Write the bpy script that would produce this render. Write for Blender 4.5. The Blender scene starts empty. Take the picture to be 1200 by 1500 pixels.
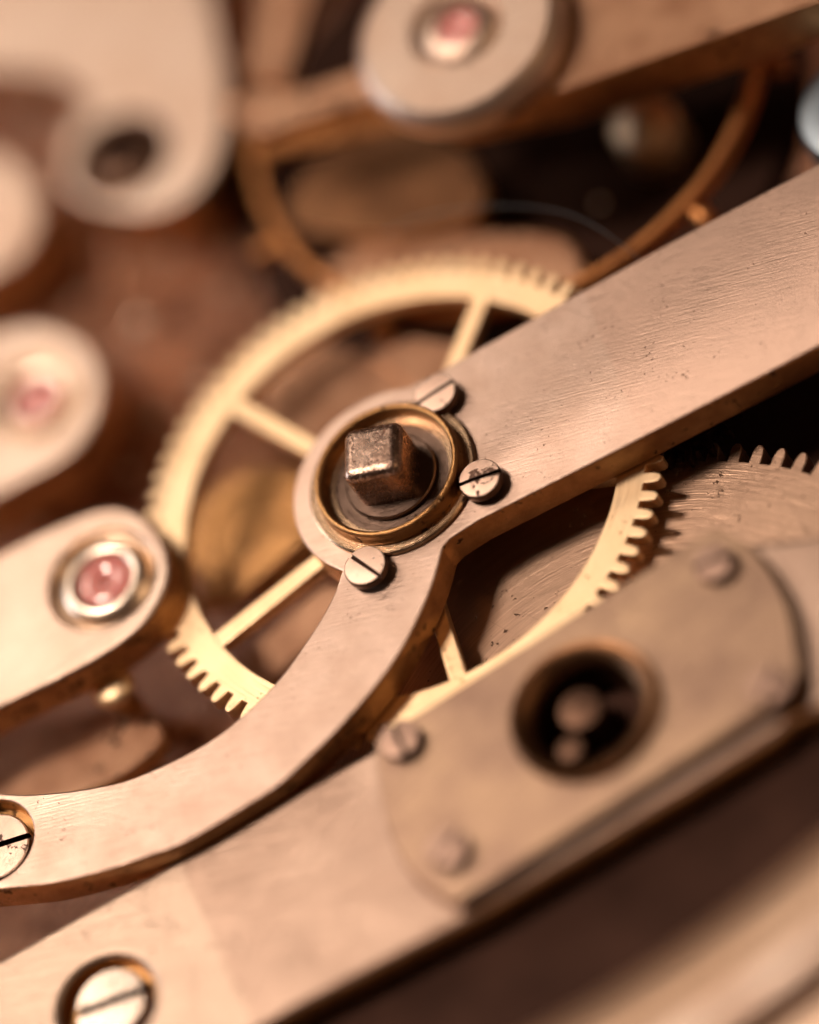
import bpy, bmesh, math, random
from mathutils import Vector, Matrix
random.seed(7)
SC = bpy.context.scene
COL = SC.collection
rad = math.radians

# ------------------------------------------------------------------ units, camera
# one unit is one millimetre of the watch movement; Z is the normal of the movement
SC.unit_settings.system = 'METRIC'
SC.unit_settings.scale_length = 0.001
SC.unit_settings.length_unit = 'MILLIMETERS'
TILT, ROLL, DIST, PXMM = rad(37.8), rad(36.5), 150.0, 75.0
ct, st = math.cos(TILT), math.sin(TILT)
FWD = Vector((0, st, -ct)); UPV = Vector((0, ct, st)); RGT = Vector((1, 0, 0))
CAM = FWD * -DIST
cr, sr = math.cos(ROLL), math.sin(ROLL)
ix = RGT * cr - UPV * sr
iy = RGT * sr + UPV * cr
cam = bpy.data.cameras.new('camera')
cam_o = bpy.data.objects.new('camera', cam)
COL.objects.link(cam_o)
m = Matrix((ix, iy, -FWD)).transposed().to_4x4()
m.translation = CAM
cam_o.matrix_world = m
cam.sensor_fit = 'VERTICAL'
cam.sensor_height = 120.0
cam.lens = 120.0 * DIST / 20.0
cam.clip_start = 5.0
cam.clip_end = 1000.0
cam.dof.use_dof = True
cam.dof.focus_distance = 149.75
APERTURE = 15.5                                   # diameter of the entrance pupil, mm
cam.dof.aperture_fstop = cam.lens * 1e-3 / APERTURE
SC.camera = cam_o

# ------------------------------------------------------------------ world and lamps
W = bpy.data.worlds.new('World'); SC.world = W; W.use_nodes = True
bg = W.node_tree.nodes['Background']
bg.inputs['Color'].default_value = (1.0, 0.52, 0.32, 1)
bg.inputs['Strength'].default_value = 0.04

def area(name, direction, dist, size, power, color, target=(0, 0, 0), size_y=None):
    l = bpy.data.lights.new(name, 'AREA')
    l.energy = power; l.color = color; l.size = size
    if size_y:
        l.shape = 'RECTANGLE'; l.size_y = size_y
    o = bpy.data.objects.new(name, l); COL.objects.link(o)
    d = Vector(direction).normalized()
    o.location = Vector(target) + d * dist
    o.rotation_euler = (-d).to_track_quat('-Z', 'Y').to_euler()
    return o
area('key_lamp', (-0.32, 0.30, 1.0), 300, 56, 730000, (1.0, 0.79, 0.635), target=(0, 3, 0))
area('far_softbox', (-0.45, 1.0, 0.95), 180, 60, 62000, (1.0, 0.82, 0.66), target=(0, 3, 0), size_y=50)
area('window_light', (-0.80, 0.62, 0.22), 200, 90, 100000, (0.88, 0.93, 1.0), target=(0, 3, 0), size_y=44)
area('right_fill', (0.85, -0.55, 1.0), 240, 70, 46000, (1.0, 0.62, 0.34), target=(0, 3, 0))

SC.view_settings.view_transform = 'Standard'
SC.view_settings.look = 'None'
SC.view_settings.exposure = 0.0
SC.view_settings.gamma = 1.0
SC.render.engine = 'CYCLES'
SC.cycles.use_denoising = True
SC.cycles.denoiser = 'OPENIMAGEDENOISE'
SC.cycles.max_bounces = 8
SC.cycles.sample_clamp_indirect = 6.0
SC.cycles.caustics_refractive = False

# ------------------------------------------------------------------ layout helper: a point of the plan at height z
def P(px, py, z=0.0):
    u = (px - 600) / PXMM; v = (750 - py) / PXMM
    a = u * cr + v * sr; b = -u * sr + v * cr
    d = RGT * a + UPV * b + FWD * DIST
    t = (z - CAM.z) / d.z
    q = CAM + d * t
    return Vector((q.x, q.y))
def PL(pts, z): return [P(x, y, z) for x, y in pts]
def smooth(pts, n=6, closed=False):
    out = []; N = len(pts)
    rng = range(N if closed else N - 1)
    for i in rng:
        g = (lambda k: pts[k % N]) if closed else (lambda k: pts[max(0, min(N - 1, k))])
        p0, p1, p2, p3 = g(i - 1), g(i), g(i + 1), g(i + 2)
        for k in range(n):
            t = k / n
            out.append(0.5 * ((2 * p1) + (p2 - p0) * t + (2 * p0 - 5 * p1 + 4 * p2 - p3) * t * t + (3 * p1 - p0 - 3 * p2 + p3) * t ** 3))
    if not closed: out.append(pts[-1])
    return out
def arc(c, r, a0, a1, n=32):
    return [Vector((c[0] + r * math.cos(a0 + (a1 - a0) * k / n), c[1] + r * math.sin(a0 + (a1 - a0) * k / n))) for k in range(n + 1)]
def circle(c, r, n=64): return arc(c, r, 0, 2 * math.pi, n)[:-1]
def ang(v): return math.atan2(v[1], v[0])

# ------------------------------------------------------------------ materials
def lin(c): return tuple(((x / 255) / 12.92 if x / 255 <= 0.04045 else ((x / 255 + 0.055) / 1.055) ** 2.4) for x in c)
def metal(name, col, rough=0.4, brush=None, brush_amt=0.05, spots=0.0, spot_col=(0.05, 0.025, 0.015), spot_scale=5.0,
          mottle=0.0, col2=None, mottle_scale=0.7, circular=False, aniso=0.0, bump=0.02, metallic=1.0, rvar=0.12, line=None, fine=1.0, scr=0.0):
    """brush: angle in radians of the grain; line: (point, direction, colour tint) a polishing boundary across the piece"""
    mt = bpy.data.materials.new(name); mt.use_nodes = True
    N = mt.node_tree.nodes; L = mt.node_tree.links
    b = N['Principled BSDF']
    b.inputs['Metallic'].default_value = metallic
    tc = N.new('ShaderNodeTexCoord')
    geo = N.new('ShaderNodeNewGeometry')
    def math_(op, a, bb=None, clamp=False):
        n = N.new('ShaderNodeMath'); n.operation = op; n.use_clamp = clamp
        for i, v in enumerate((a, bb)):
            if v is None: continue
            if isinstance(v, (int, float)): n.inputs[i].default_value = v
            else: L.new(v, n.inputs[i])
        return n.outputs[0]
    def noise(vec, scale, detail=4, rough_=0.55):
        n = N.new('ShaderNodeTexNoise'); n.inputs['Scale'].default_value = scale
        n.inputs['Detail'].default_value = detail; n.inputs['Roughness'].default_value = rough_
        L.new(vec, n.inputs['Vector']); return n.outputs['Fac']
    def ramp(fac, a, bb):
        n = N.new('ShaderNodeMapRange'); n.inputs['From Min'].default_value = a; n.inputs['From Max'].default_value = bb
        L.new(fac, n.inputs['Value']); return n.outputs['Result']
    def mix(fac, a, bb):
        n = N.new('ShaderNodeMix'); n.data_type = 'RGBA'
        if isinstance(fac, (int, float)): n.inputs[0].default_value = fac
        else: L.new(fac, n.inputs[0])
        for i, v in ((6, a), (7, bb)):
            if isinstance(v, tuple): n.inputs[i].default_value = (*v, 1)
            else: L.new(v, n.inputs[i])
        return n.outputs[2]
    vec = geo.outputs['Position']
    obj = tc.outputs['Object']
    # grain
    if circular:
        sep = N.new('ShaderNodeSeparateXYZ'); L.new(obj, sep.inputs[0])
        r2 = math_('SQRT', math_('ADD', math_('MULTIPLY', sep.outputs[0], sep.outputs[0]), math_('MULTIPLY', sep.outputs[1], sep.outputs[1])))
        at = math_('ARCTAN2', sep.outputs[1], sep.outputs[0])
        cmb = N.new('ShaderNodeCombineXYZ'); L.new(math_('MULTIPLY', r2, 26.0 * fine), cmb.inputs[0]); L.new(math_('MULTIPLY', at, 3.0), cmb.inputs[1])
        L.new(sep.outputs[2], cmb.inputs[2])
        grain = noise(cmb.outputs[0], 1.0, 6, 0.7)
    else:
        mp = N.new('ShaderNodeMapping'); mp.inputs['Rotation'].default_value = (0, 0, -(brush or 0.0))
        mp2 = N.new('ShaderNodeMapping'); mp2.inputs['Scale'].default_value = (1.3 * fine, 24 * fine, 8) if brush is not None else (9, 9, 9)
        L.new(vec, mp.inputs[0]); L.new(mp.outputs[0], mp2.inputs[0])
        grain = noise(mp2.outputs[0], 1.0, 6, 0.7)
    big = noise(vec, mottle_scale, 5, 0.6)
    col_s = col
    c_out = None
    if mottle > 0:
        c_out = mix(math_('MULTIPLY', ramp(big, 0.35, 0.68), mottle), col, col2 or tuple(x * 0.5 for x in col))
    if brush_amt > 0:
        c_out = mix(math_('MULTIPLY', ramp(grain, 0.35, 0.75), brush_amt * 6, True), c_out or col_s, tuple(x * 0.62 for x in col))
    if line:
        (lx, ly), (dx, dy), tint, soft = line
        cx = N.new('ShaderNodeVectorMath'); cx.operation = 'DOT_PRODUCT'
        L.new(vec, cx.inputs[0]); cx.inputs[1].default_value = (dx, dy, 0)
        wob = math_('MULTIPLY', math_('SUBTRACT', noise(vec, 2.5, 4), 0.5), 0.12)
        dist = math_('ADD', math_('SUBTRACT', cx.outputs['Value'], lx * dx + ly * dy), wob)
        c_out = mix(math_('MULTIPLY', ramp(dist, 0.0, soft), 0.85, True), c_out or col_s, tint)
    if spots > 0:
        s1 = noise(vec, spot_scale, 3, 0.6)
        s2 = noise(vec, spot_scale * 0.16, 2)
        th = math_('ADD', math_('MULTIPLY', s1, 0.8), math_('MULTIPLY', s2, 0.35))
        mask = ramp(th, 0.735 - 0.06 * spots, 0.775 - 0.06 * spots)
        c_out = mix(math_('MULTIPLY', mask, 0.85), c_out or col_s, spot_col)
    else: mask = None
    if scr > 0:
        # sparse long scratches in two directions
        for a_, off in ((0.5, 3.0), (1.2, 9.0)):
            q = N.new('ShaderNodeMapping'); q.inputs['Rotation'].default_value = (0, 0, a_); q.inputs['Location'].default_value = (off, off, 0)
            q2 = N.new('ShaderNodeMapping'); q2.inputs['Scale'].default_value = (0.45, 22, 1)
            L.new(vec, q.inputs[0]); L.new(q.outputs[0], q2.inputs[0])
            sc_ = ramp(noise(q2.outputs[0], 1.0, 2), 0.69, 0.73)
            c_out = mix(math_('MULTIPLY', sc_, scr), c_out or col_s, tuple(min(1, x * 0.45) for x in col))
    if c_out is not None: L.new(c_out, b.inputs['Base Color'])
    else: b.inputs['Base Color'].default_value = (*col, 1)
    rr = math_('ADD', math_('MULTIPLY', math_('SUBTRACT', grain, 0.5), rvar * 2), rough)
    rr = math_('ADD', rr, math_('MULTIPLY', math_('SUBTRACT', big, 0.5), rvar))
    if mask is not None: rr = math_('ADD', rr, math_('MULTIPLY', mask, 0.25))
    n = math_('MAXIMUM', math_('MINIMUM', rr, 0.95), 0.06)
    L.new(n, b.inputs['Roughness'])
    if aniso:
        b.inputs['Anisotropic'].default_value = aniso
    h = grain
    if mask is not None: h = math_('SUBTRACT', h, math_('MULTIPLY', mask, 1.2))
    bp = N.new('ShaderNodeBump'); bp.inputs['Strength'].default_value = 1.0; bp.inputs['Distance'].default_value = bump
    L.new(h, bp.inputs['Height']); L.new(bp.outputs[0], b.inputs['Normal'])
    return mt

BR = rad(-8)      # grain direction on the bridges
lineA = P(868, 470); lineA2 = P(935, 635); dA = (lineA2 - lineA).normalized(); nA = (dA.y, -dA.x)
if nA[0] < 0: nA = (-nA[0], -nA[1])
lineB = P(265, 1262, -.4); lineB2 = P(372, 1500, -.4); dB = (lineB2 - lineB).normalized(); nB = (dB.y, -dB.x)
if nB[0] > 0: nB = (-nB[0], -nB[1])
M = {
 'bridge': metal('nickel_silver_bridge', (0.63, 0.465, 0.385), 0.42, brush=rad(-27), fine=1.0, brush_amt=0.07, spots=0.15, spot_scale=12, spot_col=(0.24, 0.14, 0.10), mottle=0.7, col2=(0.47, 0.325, 0.25), mottle_scale=0.9, bump=0.006, scr=0.45, aniso=0.35, rvar=0.22, line=(lineA, nA, (0.53, 0.37, 0.295), 0.10)),
 'lower': metal('nickel_silver_lower', (0.39, 0.28, 0.22), 0.44, brush=rad(-27), fine=0.6, brush_amt=0.07, spots=0.2, spot_scale=10, spot_col=(0.28, 0.16, 0.11), mottle=0.6, col2=(0.31, 0.21, 0.16), mottle_scale=0.6, bump=0.012, scr=0.35, rvar=0.18, line=(lineB, nB, (0.43, 0.325, 0.255), 0.08)),
 'cap': metal('cap_plate_silver', (0.30, 0.195, 0.145), 0.36, brush=rad(10), fine=.6, brush_amt=0.08, mottle=1.0, col2=(0.46, 0.315, 0.21), mottle_scale=0.5, bump=0.010, rvar=0.2, scr=0.3),
 'cock': metal('cock_silver', (0.66, 0.52, 0.43), 0.40, brush=rad(0), fine=.6, brush_amt=0.05, mottle=0.9, col2=(0.52, 0.365, 0.28), mottle_scale=0.5, bump=0.012, rvar=0.2),
 'side': metal('tarnished_brass_edge', (0.78, 0.47, 0.23), 0.36, brush=None, brush_amt=0.06, spots=0.8, mottle=0.8, col2=(0.44, 0.23, 0.11), mottle_scale=1.8, bump=0.014, rvar=0.2),
 'brass': metal('gilt_brass', (1.0, 0.76, 0.49), 0.42, circular=True, fine=0.7, brush_amt=0.05, spots=0.2, spot_scale=7, spot_col=(0.5, 0.32, 0.16), mottle=0.7, col2=(0.86, 0.58, 0.33), mottle_scale=0.8, bump=0.006, rvar=0.16),
 'oldbrass': metal('old_brass', (0.50, 0.27, 0.11), 0.33, brush=None, brush_amt=0.06, spots=0.9, spot_col=(0.12, 0.06, 0.03), mottle=0.7, col2=(0.36, 0.19, 0.08), mottle_scale=2.2, bump=0.02),
 'flange': metal('flange_brass', (0.66, 0.46, 0.30), 0.26, circular=True, brush_amt=0.06, spots=0.4, mottle=0.6, col2=(0.42, 0.27, 0.16), bump=0.006),
 'disc': metal('grained_barrel_brass', (0.56, 0.375, 0.27), 0.36, circular=True, brush_amt=0.22, spots=0.3, spot_scale=8, mottle=0.5, col2=(0.42, 0.27, 0.19), bump=0.006, fine=0.9, scr=0.5),
 'steel': metal('pitted_arbor_steel', (0.50, 0.36, 0.29), 0.27, brush=None, brush_amt=0.05, spots=1.2, spot_scale=16, spot_col=(0.15, 0.075, 0.05), mottle=0.8, col2=(0.28, 0.17, 0.12), mottle_scale=3.0, bump=0.010),
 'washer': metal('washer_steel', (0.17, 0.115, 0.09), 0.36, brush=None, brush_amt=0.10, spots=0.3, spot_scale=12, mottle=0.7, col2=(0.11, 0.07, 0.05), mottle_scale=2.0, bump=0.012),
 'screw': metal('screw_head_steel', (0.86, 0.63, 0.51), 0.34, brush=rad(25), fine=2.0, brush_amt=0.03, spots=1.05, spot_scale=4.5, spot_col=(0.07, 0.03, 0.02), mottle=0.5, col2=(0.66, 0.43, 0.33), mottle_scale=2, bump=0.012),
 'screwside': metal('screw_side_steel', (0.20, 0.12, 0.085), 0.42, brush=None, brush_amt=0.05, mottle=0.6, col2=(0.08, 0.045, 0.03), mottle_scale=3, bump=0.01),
 'polish': metal('polished_screw_steel', (0.92, 0.76, 0.65), 0.26, brush=rad(15), brush_amt=0.01, spots=0.5, bump=0.004, rvar=0.06),
 'copper': metal('copper_rim', (0.58, 0.25, 0.09), 0.35, brush=None, brush_amt=0.05, mottle=0.6, col2=(0.22, 0.085, 0.035), mottle_scale=1.1, bump=0.01),
 'plate': metal('engraved_copper_plate', (0.98, 0.56, 0.37), 0.30, brush=rad(20), brush_amt=0.10, spots=1.3, spot_scale=1.1, spot_col=(0.16, 0.05, 0.03), mottle=1.0, col2=(0.20, 0.06, 0.035), mottle_scale=0.5, bump=0.09, rvar=0.2),
 'dark': metal('near_black_shade', (0.038, 0.019, 0.014), 0.55, brush=None, brush_amt=0.05, mottle=0.7, col2=(0.025, 0.013, 0.01), bump=0.01),  # near-black: puts the shade of gaps and recesses into the colour
 'tan': metal('tan_gilt_plate', (0.56, 0.33, 0.21), 0.38, brush=rad(30), brush_amt=0.08, spots=0.6, spot_scale=2.5, mottle=1.0, col2=(0.34, 0.17, 0.10), mottle_scale=0.9, bump=0.03, rvar=0.2),
 'silver': metal('polished_cup_steel', (0.88, 0.74, 0.62), 0.30, brush=None, brush_amt=0.02, mottle=0.4, col2=(0.72, 0.56, 0.44), bump=0.004, rvar=0.1),
 'bluesteel': metal('blue_grey_steel', (0.20, 0.24, 0.28), 0.42, brush=None, brush_amt=0.02, mottle=0.4, col2=(0.2, 0.24, 0.28), bump=0.006),
 'bezel': metal('copper_bezel', (0.80, 0.56, 0.40), 0.42, brush=None, brush_amt=0.03, mottle=0.7, col2=(0.54, 0.34, 0.22), mottle_scale=.4, bump=0.006),
 'capside': metal('cap_edge_shade', (0.20, 0.11, 0.07), 0.42, brush=None, brush_amt=0.05, mottle=0.6, col2=(0.12, 0.06, 0.04), bump=0.01),  # dark tone puts the shadow line at the cap's edge into the colour
 'capscrew': metal('dull_pink_screw', (0.46, 0.31, 0.245), 0.36, brush=rad(25), brush_amt=0.05, spots=0.8, spot_scale=4.5, spot_col=(0.1, 0.05, 0.03), mottle=0.6, col2=(0.32, 0.2, 0.15), mottle_scale=2, bump=0.012),
 'ringdark': metal('dark_bronze_ring', (0.22, 0.11, 0.055), 0.36, brush=None, brush_amt=0.06, mottle=0.8, col2=(0.10, 0.05, 0.027), mottle_scale=1.6, bump=0.012),
 'postcopper': metal('dull_copper_post', (0.12, 0.068, 0.046), 0.42, brush=None, brush_amt=0.06, mottle=0.7, col2=(0.07, 0.038, 0.026), mottle_scale=2, bump=0.012),
 'case': metal('case_rim_metal', (0.72, 0.52, 0.39), 0.42, circular=True, brush_amt=0.03, mottle=0.3, col2=(0.6, 0.42, 0.3), bump=0.004),
}
def ruby():
    mt = bpy.data.materials.new('ruby_jewel'); mt.use_nodes = True
    N = mt.node_tree.nodes; L = mt.node_tree.links; b = N['Principled BSDF']
    tc = N.new('ShaderNodeTexCoord'); no = N.new('ShaderNodeTexNoise'); no.inputs['Scale'].default_value = 2.2
    mx = N.new('ShaderNodeMix'); mx.data_type = 'RGBA'
    mx.inputs[6].default_value = (0.60, 0.13, 0.13, 1); mx.inputs[7].default_value = (0.86, 0.46, 0.42, 1)
    L.new(tc.outputs['Object'], no.inputs['Vector']); L.new(no.outputs['Fac'], mx.inputs[0]); L.new(mx.outputs[2], b.inputs['Base Color'])
    b.inputs['Roughness'].default_value = 0.08; b.inputs['IOR'].default_value = 1.76
    b.inputs['Subsurface Weight'].default_value = 0.3; b.inputs['Subsurface Scale'].default_value = 0.4
    b.inputs['Coat Weight'].default_value = 0.5
    return mt
M['ruby'] = ruby()

# ------------------------------------------------------------------ mesh builders
def finish(me, mats, side_from=0.7, angle=32):
    for mm in mats: me.materials.append(mm)
    if len(mats) > 1:
        for p in me.polygons: p.material_index = 0 if p.normal.z > side_from else 1
    me.set_sharp_from_angle(angle=rad(angle))
    for p in me.polygons: p.use_smooth = abs(p.normal.z) < 0.9995
def link(name, me, parent=None, loc=(0, 0, 0)):
    o = bpy.data.objects.new(name, me); COL.objects.link(o)
    o.location = loc
    if parent is not None: o.parent = parent
    return o
def thing(name, label, cat, loc=(0, 0, 0), group=None):
    o = bpy.data.objects.new(name, None); COL.objects.link(o)
    o.empty_display_size = 0.3; o.location = loc
    o['label'] = label; o['category'] = cat
    if group: o['group'] = group
    return o
def tag(o, label, cat, group=None):
    o['label'] = label; o['category'] = cat
    if group: o['group'] = group
    return o
def plate_mesh(name, loops, z0, z1, mats, bevel=0.03, origin=(0, 0, 0), res=2, side_from=0.9):
    """a flat piece cut from sheet: outer loop plus hole loops, thickness z0..z1, rounded edges"""
    cu = bpy.data.curves.new(name, 'CURVE'); cu.dimensions = '2D'; cu.fill_mode = 'BOTH'
    for lp in loops:
        s = cu.splines.new('POLY'); s.points.add(len(lp) - 1)
        for p, q in zip(s.points, lp): p.co = (q[0] - origin[0], q[1] - origin[1], 0, 1)
        s.use_cyclic_u = True
    cu.bevel_depth = bevel; cu.bevel_resolution = res; cu.offset = -bevel
    cu.extrude = max(0.001, (z1 - z0) / 2 - bevel)
    ob = bpy.data.objects.new('tmp', cu); COL.objects.link(ob)
    dg = bpy.context.evaluated_depsgraph_get()
    me = bpy.data.meshes.new_from_object(ob.evaluated_get(dg))
    bpy.data.objects.remove(ob); bpy.data.curves.remove(cu)
    me.name = name
    me.materials.clear()
    me.transform(Matrix.Translation((0, 0, (z0 + z1) / 2 - origin[2])))
    bm = bmesh.new(); bm.from_mesh(me)
    bmesh.ops.remove_doubles(bm, verts=bm.verts, dist=1e-5)
    bmesh.ops.recalc_face_normals(bm, faces=bm.faces)
    bm.to_mesh(me); bm.free()
    finish(me, mats, side_from)
    return me
def lathe_mesh(name, prof, mats, n=72, side_from=0.6, angle=32):
    """prof: (r, z) from the axis or round a closed section"""
    bm = bmesh.new(); rings = []
    for r, z in prof:
        if r < 1e-6: rings.append([bm.verts.new((0, 0, z))])
        else: rings.append([bm.verts.new((r * math.cos(2 * math.pi * k / n), r * math.sin(2 * math.pi * k / n), z)) for k in range(n)])
    for a, b in zip(rings, rings[1:]):
        for k in range(n):
            k2 = (k + 1) % n
            vs = [a[k % len(a)], a[k2 % len(a)], b[k2 % len(b)], b[k % len(b)]]
            u = []
            for v in vs:
                if v not in u: u.append(v)
            if len(u) >= 3: bm.faces.new(u)
    bmesh.ops.recalc_face_normals(bm, faces=bm.faces)
    me = bpy.data.meshes.new(name); bm.to_mesh(me); bm.free()
    finish(me, mats, side_from, angle)
    return me
def closed(prof): return prof + [prof[0]]
def boolean_cut(me, cutter_me):
    a = bpy.data.objects.new('a', me); b = bpy.data.objects.new('b', cutter_me)
    COL.objects.link(a); COL.objects.link(b)
    md = a.modifiers.new('cut', 'BOOLEAN'); md.object = b; md.operation = 'DIFFERENCE'; md.solver = 'EXACT'
    dg = bpy.context.evaluated_depsgraph_get()
    out = bpy.data.meshes.new_from_object(a.evaluated_get(dg))
    bpy.data.objects.remove(a); bpy.data.objects.remove(b)
    return out
def box_mesh(cx, cy, cz, sx, sy, sz):
    bm = bmesh.new(); bmesh.ops.create_cube(bm, size=1.0)
    bmesh.ops.scale(bm, vec=(sx, sy, sz), verts=bm.verts); bmesh.ops.translate(bm, vec=(cx, cy, cz), verts=bm.verts)
    me = bpy.data.meshes.new('cutter'); bm.to_mesh(me); bm.free(); return me
def screw_mesh(name, r, h, slot_w, slot_d, dome=0.03, shank=0.5, mats=None, depth=0.4):
    prof = [(0, -depth), (r * shank, -depth), (r * shank, 0), (r * 0.96, 0), (r, 0.03), (r, h - 0.05), (r * 0.985, h - 0.02), (r * 0.94, h)]
    for k in range(1, 6): prof.append((r * 0.94 * (1 - k / 6), h + dome * (1 - (1 - k / 6) ** 2)))
    prof.append((0, h + dome))
    me = lathe_mesh(name, prof, [M['screw']])
    me = boolean_cut(me, box_mesh(0, 0, h + dome, r * 3, slot_w, slot_d * 2))
    me.materials.clear()
    bm = bmesh.new(); bm.from_mesh(me)
    bmesh.ops.remove_doubles(bm, verts=bm.verts, dist=1e-4)
    bm.to_mesh(me); bm.free()
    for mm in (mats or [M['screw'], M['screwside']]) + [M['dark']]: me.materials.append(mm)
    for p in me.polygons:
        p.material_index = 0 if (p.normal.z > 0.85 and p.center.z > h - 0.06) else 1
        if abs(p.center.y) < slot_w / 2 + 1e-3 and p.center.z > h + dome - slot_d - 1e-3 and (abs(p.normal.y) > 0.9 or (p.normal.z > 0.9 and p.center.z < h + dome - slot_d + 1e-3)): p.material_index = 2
    me.set_sharp_from_angle(angle=rad(28))
    for p in me.polygons: p.use_smooth = abs(p.normal.z) < 0.9995
    return me
def slot_angle(pa, pb, z):
    a, b = P(*pa, z), P(*pb, z); return ang(b - a)
def gear_outline(c, rt, rr, n, phase=0.0, frac=0.5, pointed=0.0):
    out = []
    for k in range(n):
        a = phase + 2 * math.pi * k / n; p = 2 * math.pi / n
        w = p * frac / 2
        pts = [(-p / 2, rr), (-w * 1.12, rr), (-w * 1.0, rr + (rt - rr) * 0.55), (-w * (0.80 - pointed), rr + (rt - rr) * 0.82), (-w * 0.35 * (1 - pointed), rt), (w * 0.35 * (1 - pointed), rt), (w * (0.80 - pointed), rr + (rt - rr) * 0.82), (w * 1.0, rr + (rt - rr) * 0.55), (w * 1.12, rr)]
        for da, r in pts: out.append(Vector((c[0] + r * math.cos(a + da), c[1] + r * math.sin(a + da))))
    return out
def tube_mesh(name, pts, rw, rh, mats, n=10):
    """a bent wire or band of elliptical section along 3-D points"""
    bm = bmesh.new(); rings = []
    for i, p in enumerate(pts):
        t = (pts[min(i + 1, len(pts) - 1)] - pts[max(i - 1, 0)]).normalized()
        s = Vector((-t.y, t.x, 0)).normalized(); u = t.cross(s) * -1
        rings.append([bm.verts.new(p + s * rw * math.cos(2 * math.pi * k / n) + u * rh * math.sin(2 * math.pi * k / n)) for k in range(n)])
    for a, b in zip(rings, rings[1:]):
        for k in range(n): bm.faces.new([a[k], a[(k + 1) % n], b[(k + 1) % n], b[k]])
    bm.faces.new(rings[0][::-1]); bm.faces.new(rings[-1])
    bmesh.ops.recalc_face_normals(bm, faces=bm.faces)
    me = bpy.data.meshes.new(name); bm.to_mesh(me); bm.free(); finish(me, mats)
    return me

# ================================================================== the setting: main plate and case
C_MOV = Vector((0.5, 11.5))
ZP = -3.1; ZR = 1.4
me = plate_mesh('main_plate', [circle(C_MOV, 23.0, 160)], ZP - 0.4, ZP, [M['plate']], 0.05)
main_plate = link('main_plate', me); main_plate['kind'] = 'structure'

RIBS = [[(150, 450), (230, 405), (320, 350)], [(60, 440), (130, 385), (180, 365)], [(190, 510), (270, 470), (360, 440)], [(230, 560), (300, 535), (340, 500)],
        [(20, 460), (80, 400), (120, 340)], [(250, 400), (310, 420), (370, 470)], [(170, 620), (240, 590), (290, 600)], [(330, 380), (300, 340), (310, 310)], [(120, 560), (190, 545), (240, 500)],
        [(390, 620), (430, 560), (520, 520)], [(470, 660), (520, 600), (600, 560)]]
for rb in RIBS:
    pr = smooth([Vector((*P(x, y, ZP), ZP)) for x, y in rb], 6)
    link('engraved_rib', tube_mesh('engraved_rib', pr, random.uniform(.10, .22), random.uniform(.08, .16), [M['plate']]), main_plate)
rv = lathe_mesh('glint_dome', [(0, -.05), (.2, -.05), (.2, .04), (.16, .12), (.08, .17), (0, .18)], [M['silver']], 24, angle=60)  # small polished domes added to give blurred glints
for x, y, k in [(110, 350, .8), (250, 372, .7), (330, 430, .6), (205, 470, 1), (300, 560, .7), (120, 440, .6), (450, 300, .7), (520, 300, .5), (60, 165, .9), (25, 130, .6), (280, 330, .6), (170, 400, .5), (230, 610, .9), (190, 690, .7), (60, 775, .8), (500, 560, .7), (560, 520, .5), (430, 700, .6), (90, 1130, .9), (230, 1060, .6), (880, 300, .5), (620, 350, .6)]:
    r_ = link('glint_dome', rv, main_plate, (*P(x, y, ZP), ZP)); r_.scale = (k, k, k)
rim = thing('watch_case_rim', 'pale stepped metal case rim across the lower right corner', 'case rim', (C_MOV.x, C_MOV.y, ZR))
def rad_of(px, py, z): return (P(px, py, z) - C_MOV).length

R0 = rad_of(985, 1348, -1.4 + ZR)
prof = [(R0 - .2, -4.4), (R0 - .2, -2.7), (R0 - .05, -2.15), (R0 + .2, -1.8), (R0 + .6, -1.5), (R0 + 1.1, -1.28), (R0 + 1.6, -1.17), (R0 + 1.9, -1.15), (R0 + 1.9, -4.4)]
link('inner_bezel', lathe_mesh('inner_bezel', closed(prof), [M['bezel']], 256, angle=40), rim)
prof = [(R0 + 1.95, -4.4), (R0 + 1.95, -1.0), (R0 + 2.15, -.75), (R0 + 2.5, -.65), (R0 + 3.0, -0.65), (R0 + 3.15, -.8), (R0 + 3.2, -4.4)]
link('rim_band', lathe_mesh('rim_band', closed(prof), [M['cock']], 256, angle=50), rim)
prof = [(R0 + 3.6, -4.4), (R0 + 3.6, -1.1), (R0 + 3.8, -.95), (R0 + 6.5, -1.0), (R0 + 6.5, -4.4)]
link('outer_band', lathe_mesh('outer_band', closed(prof), [M['case']], 256), rim)
link('groove_floor', lathe_mesh('groove_floor', closed([(R0 + 3.15, -4.4), (R0 + 3.15, -1.7), (R0 + 3.65, -1.7), (R0 + 3.65, -4.4)]), [M['dark']], 256), rim)
# dark sheets laid in as shade: under the balance, near edge and bridge
me = plate_mesh('balance_shade', [circle((6.4, 8.4), 6.2, 96)], -3.09, -3.04, [M['dark']], 0.01)
o = link('balance_shade', me); o['kind'] = 'structure'
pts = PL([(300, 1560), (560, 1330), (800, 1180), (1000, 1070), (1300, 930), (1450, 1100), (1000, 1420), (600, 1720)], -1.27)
me = plate_mesh('near_gap_shade', [pts], -1.46, -1.27, [M['dark']], 0.03)  # black sheet added to hide the lit disc and darken the gap
o = link('near_gap_shade', me); o['kind'] = 'structure'
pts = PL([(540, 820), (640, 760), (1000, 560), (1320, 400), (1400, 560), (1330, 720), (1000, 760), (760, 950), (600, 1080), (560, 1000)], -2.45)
me = plate_mesh('bridge_shade', [pts], -3.0, -2.45, [M['dark']], 0.03)  # black sheet added as the shadow below the bridge
o = link('bridge_shade', me); o['kind'] = 'structure'

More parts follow.
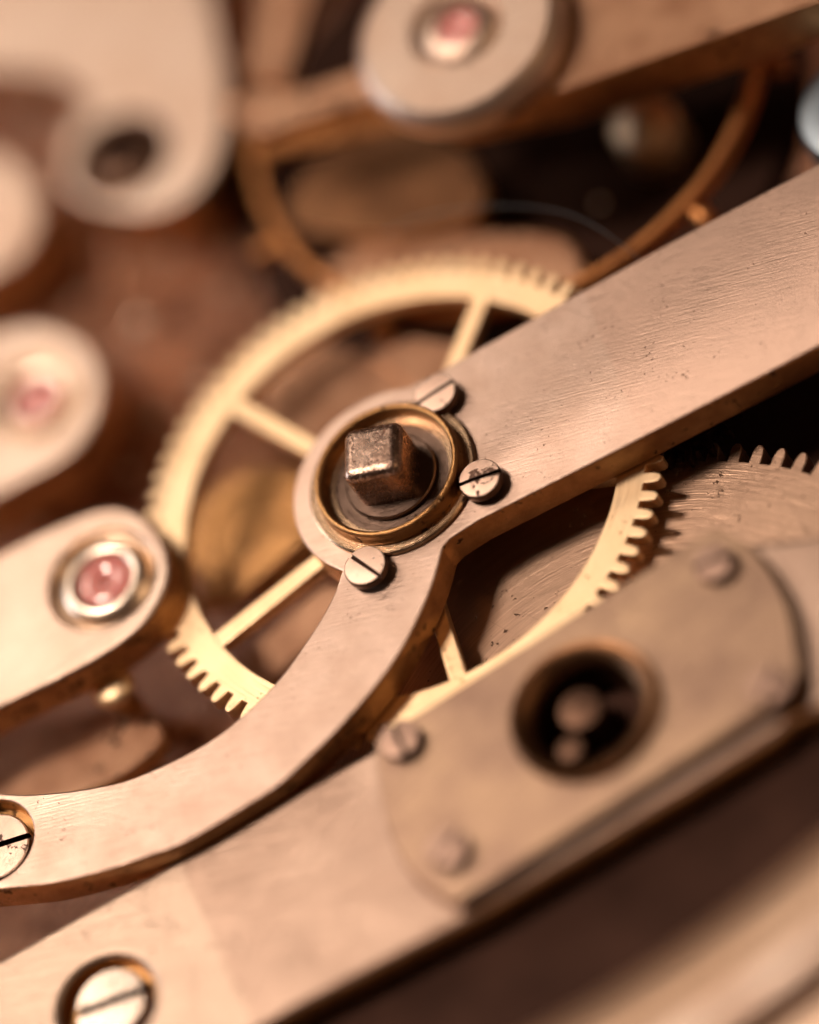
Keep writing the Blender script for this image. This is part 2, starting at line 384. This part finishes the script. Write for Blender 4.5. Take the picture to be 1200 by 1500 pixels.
# ================================================================== centre bridge with its curved arm
c0 = P(577, 704); RB = 2.14
up_edge = PL([(1420, 120), (1200, 239), (1033, 327), (950, 372), (700, 511), (640, 546)], 0)
a0 = ang(P(596, 571) - c0); a1 = ang(P(500, 838) - c0) + 2 * math.pi
boss = arc(c0, RB, a0, a1, 40)
inner = smooth(PL([(491, 866), (476, 896), (450, 937), (412, 990), (367, 1037), (300, 1089), (200, 1137), (125, 1155), (50, 1163), (0, 1162), (-60, 1158)], 0), 5)
endc = P(-14, 1233)
tail = arc(endc, (P(-60, 1158) - endc).length, ang(P(-60, 1158) - endc), ang(P(-40, 1305) - endc) + (2 * math.pi if ang(P(-40, 1305) - endc) < ang(P(-60, 1158) - endc) else 0), 24)[1:-1]
outer = smooth(PL([(-40, 1305), (0, 1302), (75, 1294), (150, 1276), (225, 1251), (275, 1231), (350, 1187), (409, 1149), (450, 1112), (487, 1076), (525, 1035), (562, 990), (592, 945), (619, 892), (637, 847), (650, 800)], 0), 5)
low_edge = PL([(660, 789), (700, 763), (900, 662), (1117, 550), (1200, 506), (1420, 392)], 0)
T_B = 0.76
br = thing('center_bridge', 'long brushed pinkish bridge running diagonally with curved arm to the lower left', 'bridge', (c0.x, c0.y, -T_B))
hole = circle(endc, 0.92, 56)
me = plate_mesh('bridge_body', [up_edge + boss + inner + tail + outer + low_edge, hole], -T_B, 0, [M['bridge'], M['side']], 0.045, (c0.x, c0.y, -T_B), 3, side_from=0.75)
link('bridge_body', me, br)
link('recess_floor', lathe_mesh('recess_floor', [(0, -.6), (0.98, -.6), (0.98, -.42), (0, -.42)], [M['oldbrass']]), br, (endc.x - c0.x, endc.y - c0.y, T_B))

# ------------------------------------------------------------------ raised bushing ring with the square arbor
bush = thing('bushing_ring', 'raised tarnished brass ring around the square arbor on the bridge', 'ring', (c0.x, c0.y, 0))
link('flange', lathe_mesh('flange', closed([(1.2, .002), (1.72, .002), (1.74, .03), (1.74, .09), (1.70, .12), (1.2, .12)]), [M['flange']], 96), bush)
link('ring_wall', lathe_mesh('ring_wall', closed([(1.53, .122), (1.54, .20), (1.52, .27), (1.50, .36), (1.515, .41), (1.49, .455), (1.445, .472), (1.40, .455), (1.375, .41), (1.36, .12), (1.5, .10)]), [M['oldbrass']], 96, angle=60), bush)
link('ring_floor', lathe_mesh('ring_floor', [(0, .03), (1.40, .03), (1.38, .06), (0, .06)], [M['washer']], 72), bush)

def square_post(r_side, z0, z1, bev, mats):
    bm = bmesh.new(); bmesh.ops.create_cube(bm, size=1.0)
    bmesh.ops.scale(bm, vec=(r_side, r_side, z1 - z0), verts=bm.verts)
    bmesh.ops.translate(bm, vec=(0, 0, (z0 + z1) / 2), verts=bm.verts)
    for v in bm.verts:
        if v.co.z > (z0 + z1) / 2: v.co.x *= 1.0; v.co.y *= 1.0
    top_e = [e for e in bm.edges if not all(v.co.z < (z0 + z1) / 2 for v in e.verts)]
    bmesh.ops.bevel(bm, geom=top_e, offset=bev, segments=6, profile=0.5, affect='EDGES')
    top = [f for f in bm.faces if f.normal.z > 0.9 and f.calc_center_median().z > z1 - 0.03]
    # slightly worn, uneven top
    bmesh.ops.subdivide_edges(bm, edges=list({e for f in top for e in f.edges}), cuts=5, use_grid_fill=True)
    for v in bm.verts:
        if v.co.z > z1 - 0.02:
            d = max(abs(v.co.x), abs(v.co.y)) / r_side
            v.co.z += 0.02 * (0.35 - d) + random.uniform(-.0015, .0015)
    bmesh.ops.recalc_face_normals(bm, faces=bm.faces)
    me = bpy.data.meshes.new('shaft'); bm.to_mesh(me); bm.free(); finish(me, mats, angle=50)
    return me
arb = thing('square_arbor', 'worn square steel winding arbor standing in the brass ring', 'arbor', (c0.x, c0.y, .062))
sh = link('shaft', square_post(1.22, 0.10, 1.18, 0.22, [M['steel']]), arb)
ta, tb = P(510, 693, 1.25), P(577, 680, 1.25)
sh.rotation_euler.z = ang(tb - ta)
link('washer', lathe_mesh('washer', closed([(0.3, .002), (0.93, .002), (0.95, .03), (0.95, .09), (0.92, .12), (0.3, .12)]), [M['washer']], 72), arb)

# ------------------------------------------------------------------ three screws that hold the ring
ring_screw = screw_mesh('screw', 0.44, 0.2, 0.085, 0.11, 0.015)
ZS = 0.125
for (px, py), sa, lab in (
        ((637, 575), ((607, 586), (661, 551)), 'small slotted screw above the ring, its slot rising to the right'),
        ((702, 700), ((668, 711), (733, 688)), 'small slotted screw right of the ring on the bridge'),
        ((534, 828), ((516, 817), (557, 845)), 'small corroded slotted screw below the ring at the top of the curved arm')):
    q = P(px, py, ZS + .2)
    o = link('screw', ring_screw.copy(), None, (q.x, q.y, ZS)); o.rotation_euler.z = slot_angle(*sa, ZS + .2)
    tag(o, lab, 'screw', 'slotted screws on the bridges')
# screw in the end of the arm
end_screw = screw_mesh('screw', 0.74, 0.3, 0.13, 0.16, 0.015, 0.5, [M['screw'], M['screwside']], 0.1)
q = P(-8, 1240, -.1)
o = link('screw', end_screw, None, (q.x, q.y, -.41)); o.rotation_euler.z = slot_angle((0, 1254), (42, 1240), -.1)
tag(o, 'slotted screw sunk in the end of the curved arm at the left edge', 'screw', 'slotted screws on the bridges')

# ================================================================== the large gilt wheel
ZG0, ZG1 = -1.12, -0.79
cg = Vector((0.04, 1.09)); NT = 82
wh = thing('gear_wheel', 'large gilt brass toothed wheel with spokes passing under the bridge', 'gear', (cg.x, cg.y, ZG0))
ph = ang(P(955, 753, ZG1) - cg)
me = plate_mesh('rim', [gear_outline(cg, 5.51, 5.16, NT, ph, 0.52), circle(cg, 4.58, 128)], ZG0, ZG1, [M['brass']], 0.018, (cg.x, cg.y, ZG0), 1)
link('rim', me, wh)
sp = plate_mesh('spoke', [[Vector((0.75, -.17)), Vector((4.75, -.17)), Vector((4.75, .17)), Vector((0.75, .17))]], 0.0, ZG1 - ZG0 - .012, [M['brass']], 0.02, (0, 0, 0), 1)
for k in range(5):
    o = link('spoke', sp, wh); o.rotation_euler.z = rad(37.5 + 72.5 * k) if k < 4 else rad(324)
link('hub', plate_mesh('hub', [circle((0, 0), 0.95, 48)], -.15, ZG1 - ZG0 + .02, [M['brass']], 0.03), wh)

# ================================================================== barrel disc under the wheel
ZD = -1.55
bc = Vector((0.66, -7.36)); RD = 7.35
phb = ang(P(1146, 658, ZD) - bc)
bw = thing('barrel_wheel', 'broad flat toothed disc with circular grain under the bridge at right', 'gear', (bc.x, bc.y, ZD))
me = plate_mesh('disc', [gear_outline(bc, RD, RD - .40, 95, phb, 0.50)], ZD - .5, ZD, [M['disc']], 0.02, (bc.x, bc.y, ZD), 1)
link('disc', me, bw)
# dark pinion whose leaves show under the bridge edge
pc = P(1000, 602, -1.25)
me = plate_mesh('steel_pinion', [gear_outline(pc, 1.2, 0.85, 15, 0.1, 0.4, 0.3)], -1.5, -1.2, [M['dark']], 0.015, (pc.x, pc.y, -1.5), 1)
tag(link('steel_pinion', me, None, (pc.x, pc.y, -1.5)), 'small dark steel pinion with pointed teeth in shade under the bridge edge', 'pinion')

# ================================================================== lower bridge
ZL = -0.48; TL = 0.75
lb = thing('lower_bridge', 'brushed lower bridge along the bottom left, under the cap plate', 'bridge', (*P(600, 1250, ZL), ZL - TL))
org = lb.location.copy()
ha, hb = ang(P(552, 1094, ZL) - cg), ang(P(1010, 840, ZL) - cg)
up = PL([(-120, 1468), (0, 1403), (135, 1327), (265, 1256), (400, 1179), (500, 1122), (540, 1100)], ZL)
gl = arc(cg, 5.75, ang(P(560, 1090, ZL) - cg), ang(P(900, 905, ZL) - cg), 20)
right = PL([(1060, 800), (1120, 792), (1220, 780), (1330, 770), (1330, 970), (1260, 1015), (1200, 1037), (1160, 1050), (1130, 1078)], ZL)
low = PL([(1010, 1152), (860, 1242), (682, 1347), (606, 1386), (444, 1470), (374, 1510), (204, 1608), (-60, 1760)], ZL)
sc_c = P(157, 1468, ZL)
hole2 = circle(sc_c, 0.98, 56); hole3 = circle(P(859, 1044, -.15), 1.34, 56)
me = plate_mesh('bridge_body', [up + gl + right + low, hole2, hole3], ZL - TL, ZL, [M['lower'], M['side']], 0.15, org, 5, side_from=0.45)
link('bridge_body', me, lb)
link('recess_floor', lathe_mesh('recess_floor', [(0, -.2), (1.05, -.2), (1.05, 0), (0, 0)], [M['oldbrass']]), lb, (sc_c.x - org.x, sc_c.y - org.y, TL - .40))
q = P(161, 1466, ZL - .05)
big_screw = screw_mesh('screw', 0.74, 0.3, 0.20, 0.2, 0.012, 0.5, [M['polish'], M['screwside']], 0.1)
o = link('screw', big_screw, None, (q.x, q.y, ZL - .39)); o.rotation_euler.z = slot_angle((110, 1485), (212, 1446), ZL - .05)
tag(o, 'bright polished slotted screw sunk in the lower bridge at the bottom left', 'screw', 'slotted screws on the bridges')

# ------------------------------------------------------------------ cap plate with its ring and pins
ZC = -0.08
ch = P(859, 1044, ZC)
half = PL([(550, 1085), (552, 1124), (562, 1195), (587, 1252), (622, 1293), (668, 1321)], ZC)
half = smooth(half, 5)
mirror = [2 * ch - v for v in half]
cp = thing('cap_plate', 'blurred oval cap plate screwed on the lower bridge with a ringed hole', 'plate', (ch.x, ch.y, ZL))
me = plate_mesh('plate_body', [half + mirror, circle(ch, 1.40, 64)], ZL + .105, ZC, [M['cap'], M['capside']], 0.04, (ch.x, ch.y, ZL), 3, side_from=0.75)
link('plate_body', me, cp)
edge_shadow = [ch + (v - ch) * (1 + .075 / (v - ch).length) for v in half + mirror]
link('shadow_line_plate', plate_mesh('shadow_line_plate', [edge_shadow, circle(ch, 1.45, 64)], ZL + .002, ZL + .10, [M['capside']], 0.02, (ch.x, ch.y, ZL), 1), cp)  # thin dark plate added as the shadow line round the cap
dz = ZC - ZL
link('hole_ring', lathe_mesh('hole_ring', closed([(1.52, dz + .003), (1.53, dz + .1), (1.50, dz + .2), (1.46, dz + .24), (1.36, dz + .23), (1.10, dz + .02), (1.06, dz - .06), (1.06, -.55), (1.32, -.55), (1.33, dz + .003)]), [M['ringdark']], 80, angle=50), cp)
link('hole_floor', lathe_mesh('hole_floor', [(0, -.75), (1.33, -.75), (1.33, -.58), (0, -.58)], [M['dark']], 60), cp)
pz = P(842, 1028, ZC + .12)
pin = thing('round_arbor', 'blurred round steel arbor in the ringed hole of the cap plate', 'arbor', (pz.x, pz.y, ZL - .57))
link('shaft', lathe_mesh('shaft', [(0, 0), (.46, 0), (.46, .78), (.42, .83), (.2, .86), (0, .87)], [M['postcopper']], 48), pin)
q = P(826, 1084, ZC - .10)
tag(link('guide_pin', lathe_mesh('guide_pin', [(0, 0), (.30, 0), (.30, .50), (.26, .55), (0, .58)], [M['postcopper']], 40), None, (q.x, q.y, ZL - .575)), 'short round pin at the near side of the ringed hole', 'pin')
cap_screw = screw_mesh('screw', 0.42, 0.24, 0.11, 0.13, 0.01, 0.5, [M['capscrew'], M['screwside']])
for (px, py), sa, lab in (
        ((585, 1082), 80, 'slotted screw at the upper left corner of the cap plate'),
        ((655, 1240), 20, 'slotted screw at the lower left end of the cap plate'),
        ((1045, 822), -20, 'slotted screw at the upper right end of the cap plate'),
        ((1128, 1000), 35, 'slotted screw at the lower right corner of the cap plate')):
    q = P(px, py, ZC + .22)
    o = link('screw', cap_screw.copy(), None, (q.x, q.y, ZC + .004)); o.rotation_euler.z = rad(sa)
    tag(o, lab, 'screw', 'slotted screws on the bridges')

# ================================================================== jewelled cocks at the left
def jewel_cup(parent, r_out, r_j, loc, depth=0.45, stone='ruby', mat='silver'):
    """domed polished setting with a stone at its centre, sunk in a groove"""
    h = .06
    s = link('jewel_setting', lathe_mesh('jewel_setting', closed([(r_out, -depth - .2), (r_out, -.12), (r_out * .96, -.13), (r_out * .90, -.20), (r_out * .86, -.18), (r_out * .80, -.10), (r_j * 1.35, h - .06), (r_j * 1.10, h - .04), (r_j * 1.02, h - .08), (r_j * 1.02, -depth - .2)]), [M[mat]], 64, angle=50), parent, loc)
    link('jewel', lathe_mesh('jewel', [(0, -depth - .1), (r_j, -depth - .1), (r_j, -.14), (r_j * .8, -.06), (r_j * .5, -.04), (r_j * .3, -.09), (r_j * .13, -.14), (r_j * .12, -depth * .8), (0, -depth * .8)], [M[stone]], 48, angle=40), s)
    return s
def cock(name, label, z, thick, outline, jewel=None, n=6, mats=None, sm=True, bev=0.10, stone='ruby'):
    pts = PL(outline, z)
    if sm: pts = smooth(pts, n, True)
    c = sum(pts, Vector((0, 0))) / len(pts)
    t = thing(name, label, 'bridge', (c.x, c.y, z - thick))
    loops = [pts]
    if jewel:
        jc = P(*jewel[0], z); loops.append(circle(jc, jewel[1] * .985, 56))
    link('bridge_body', plate_mesh('bridge_body', loops, z - thick, z, mats or [M['cock'], M['side']], bev, (c.x, c.y, z - thick), 4, side_from=0.6), t)
    if jewel: jewel_cup(t, jewel[1], jewel[2], (jc.x - c.x, jc.y - c.y, thick), stone=stone, mat='silver' if stone == 'ruby' else 'postcopper')
    return t, c
cock('jewel_bridge', 'rounded jewel bridge with red jewel at the left edge below the middle', -0.1, 0.9,
     [(-150, 885), (-60, 838), (0, 808), (60, 778), (125, 750), (167, 741), (208, 754), (240, 792), (249, 837), (233, 883), (200, 925), (125, 975), (0, 1036), (-60, 1066), (-150, 1110)], ((151, 847), 1.14, .60))
cock('jewel_bridge', 'blurred jewel bridge with red jewel at the left edge above the middle', -1.2, 1.4,
     [(-150, 560), (-70, 510), (0, 484), (50, 474), (100, 484), (140, 520), (152, 570), (135, 625), (95, 670), (0, 722), (-70, 760), (-150, 800)], ((52, 582), 1.0, .56))
cock('side_bridge', 'blurred rounded bridge end at the left edge below the top left bridge', -1.4, 1.4,
     [(-120, 240), (-40, 215), (20, 232), (55, 280), (58, 325), (35, 370), (-10, 400), (-70, 440), (-140, 440)])
tD, cD = cock('top_bridge', 'large blurred pale bridge filling the top left corner', -1.4, 1.4,
     [(-120, 70), (-40, 98), (40, 102), (100, 118), (125, 145), (104, 185), (88, 230), (96, 272), (135, 300), (200, 312), (262, 297), (305, 258), (328, 195), (332, 120), (318, 40), (290, -60), (200, -130), (40, -140), (-120, -90)], ((178, 226), 1.05, 0.42), stone='dark')

# ================================================================== balance and its cock
ZB = -1.5
cb = Vector((6.71, 8.67)); RBAL = 5.48
bal = thing('copper_balance', 'blurred copper balance wheel rim circling under the top bridge', 'wheel', (cb.x, cb.y, ZB))
link('rim', lathe_mesh('rim', closed([(RBAL - .12, -.4), (RBAL + .12, -.4), (RBAL + .12, -.05), (RBAL + .08, 0), (RBAL - .08, 0), (RBAL - .12, -.05)]), [M['copper']], 140), bal)
arm_a = ang(P(690, 60, ZB) - cb)
me = plate_mesh('crossbar', [[Vector((-RBAL + .1, -.3)), Vector((RBAL - .1, -.3)), Vector((RBAL - .1, .3)), Vector((-RBAL + .1, .3))]], -.45, -.1, [M['copper']], .03)
link('crossbar', me, bal).rotation_euler.z = rad(150)
def timing_screw(a):
    s = link('timing_screw', ts_me, bal, ((RBAL + .18) * math.cos(a), (RBAL + .18) * math.sin(a), -.3))
    s.rotation_euler = (0, rad(90), a)
ts_me = lathe_mesh('timing_screw', [(0, -.1), (.14, -.1), (.14, .12), (.24, .12), (.24, .42), (.2, .46), (0, .46)], [M['copper']], 24)
a_s = ang(P(1020, 312, ZB - .3) - cb)
for k in range(10): timing_screw(a_s + 2 * math.pi * k / 10)

ZT = 1.5
cc = P(668, 38, ZT)
cap = thing('jewel_cap_disc', 'round polished cap disc with red jewel at the top centre', 'cap', (cc.x, cc.y, ZT - .75))
zt = .75
link('cap_disc', lathe_mesh('cap_disc', closed([(1.0, 0), (2.1, 0), (2.22, .06), (2.24, .40), (2.20, .52), (2.02, zt - .03), (1.96, zt), (1.03, zt), (1.0, zt - .1)]), [M['cock'], M['silver']], 110, side_from=.25, angle=40), cap)
jewel_cup(cap, 1.0, .44, (0, 0, zt), mat='cock')

bl = thing('balance_bridge', 'blurred balance bridge bar running to the top right corner', 'bridge', (*P(980, 60, .7), -.5))
bo = bl.location.copy()
pts = PL([(640, 165), (815, 134), (1000, 70), (1195, 2), (1420, -80), (1380, -260), (1100, -160), (840, -50), (640, 40)], .74)
link('bridge_body', plate_mesh('bridge_body', [pts], -.5, .74, [M['tan'], M['side']], .08, bo, 3, side_from=.6), bl)
reg = thing('regulator_arm', 'blurred pink regulator arm left of the round cap', 'arm', (*P(430, 140, .9), .4))
ro = reg.location.copy()
pts = smooth(PL([(600, 75), (515, 100), (430, 128), (380, 122), (345, 150), (352, 182), (385, 196), (430, 180), (530, 150), (620, 120)], .9), 4, True)
link('arm_body', plate_mesh('arm_body', [pts], .45, .9, [M['tan'], M['side']], .1, ro, 4, side_from=.5), reg)
pts = PL([(360, 110), (420, 115), (480, -90), (390, -90)], .4)
tag(link('spring_bar', plate_mesh('spring_bar', [pts], .0, .35, [M['tan'], M['side']], .06, (*P(410, 20, .4), 0), 3, side_from=.5), None, (*P(410, 20, .4), 0)), 'blurred brown bar rising to the top edge left of the round cap', 'bar')

# fine spring wire arching behind the gear
pw = smooth([Vector((*P(x, y, z), z)) for x, y, z in [(560, 345, -.2), (620, 318, 0), (690, 305, .1), (770, 303, .2), (840, 316, .2), (900, 350, .0), (960, 400, -.5)]], 6)
tag(link('spring_wire', tube_mesh('spring_wire', pw, .009, .014, [M['bluesteel']])), 'thin grey spring wire arching above the gear teeth', 'wire')

# ================================================================== smaller things behind
def slab(name, label, cat, z, th, outline, mat, bev=.06, sm=False, group=None):
    pts = PL(outline, z)
    if sm: pts = smooth(pts, 5, True)
    c = sum(pts, Vector((0, 0))) / len(pts)
    o = link(name, plate_mesh(name, [pts], z - th, z, [mat, M['side']], bev, (c.x, c.y, z - th), 3, side_from=.6), None, (c.x, c.y, z - th))
    return tag(o, label, cat, group)
def stud(name, label, cat, px, py, z, r, mat, z0=ZP, dome=.1):
    q = P(px, py, z)
    h = z - z0
    o = link(name, lathe_mesh(name, [(0, 0), (r, 0), (r, h - .1), (r * .94, h - .03), (r * .8, h), (r * .4, h + dome * .8), (0, h + dome)], [mat], 56), None, (q.x, q.y, z0))
    return tag(o, label, cat)
slab('pallet_bridge', 'dull brown rounded plate inside the copper ring below the round cap', 'plate', -1.6, .5, [(420, 320), (480, 225), (590, 185), (690, 230), (700, 310), (560, 345)], M['ringdark'], sm=True)
slab('escape_bridge', 'brown blurred plate behind the top of the gear teeth', 'plate', -2.0, .5, [(470, 390), (560, 345), (700, 335), (830, 345), (840, 430), (640, 440), (480, 450)], M['tan'], .15, True)
slab('train_plate', 'grey brown plate seen through the upper left of the gear', 'plate', -2.1, .5, [(385, 540), (470, 500), (545, 520), (640, 560), (700, 640), (520, 700), (380, 640)], M['tan'])
slab('small_plate', 'small brown plate seen through the gear beside its upper spoke', 'plate', -1.9, .5, [(540, 520), (600, 490), (690, 505), (760, 560), (640, 590)], M['tan'])
slab('base_plate_piece', 'tan plate between the lower left spoke and the curved arm', 'plate', -2.45, .5, [(350, 960), (470, 860), (640, 850), (700, 960), (560, 1060), (400, 1050)], M['tan'])
cw = P(375, 775, -2.6)
w2 = thing('third_wheel', 'blurred brass wheel seen deep through the left spokes of the gear', 'gear', (cw.x, cw.y, -2.9))
link('rim', plate_mesh('rim', [gear_outline(cw, 1.55, 1.3, 30, 0), circle(cw, 1.0, 64)], -2.9, -2.6, [M['oldbrass']], .02, (cw.x, cw.y, -2.9), 1), w2)
link('web', lathe_mesh('web', [(0, .02), (1.05, .02), (1.05, .2), (.5, .2), (.45, .24), (0, .24)], [M['oldbrass']], 48), w2)
slab('brass_bar', 'blurred brass bar lying deep between the left spokes of the gear', 'bar', -2.2, .4, [(285, 890), (300, 850), (410, 768), (450, 790), (340, 880)], M['oldbrass'], .08)
qp = P(160, 1000, -.95)
pl = thing('pillar', 'blurred bright brass pillar under the lower jewel bridge', 'pillar', (qp.x, qp.y, ZP))
link('pillar_body', lathe_mesh('pillar_body', [(0, 0), (.3, 0), (.3, 1.85), (0, 1.85)], [M['side']], 40), pl)
link('pillar_cap', lathe_mesh('pillar_cap', [(0, 1.853), (.42, 1.853), (.46, 1.92), (.44, 2.03), (.36, 2.10), (.18, 2.14), (0, 2.15)], [M['brass']], 48, angle=50), pl)
stud('pillar', 'blurred golden pillar in the dark gap below the balance bridge', 'pillar', 940, 178, -2.0, .7, M['brass'], dome=.3)
qs = P(1262, 150, -.6)
tag(link('steel_post', lathe_mesh('steel_post', [(0, 0), (1.4, 0), (1.4, 2.2), (1.32, 2.4), (1.1, 2.5), (.5, 2.46), (0, 2.45)], [M['bluesteel']], 72, angle=40), None, (qs.x, qs.y, ZP)), 'blurred blue grey steel post cut by the upper right edge', 'post')
slab('lower_plate', 'blurred pink plate under the lower jewel bridge at the left edge', 'plate', -1.9, .5, [(-100, 1120), (60, 1060), (190, 1035), (240, 1080), (150, 1150), (0, 1190), (-100, 1220)], M['tan'], .12, True)
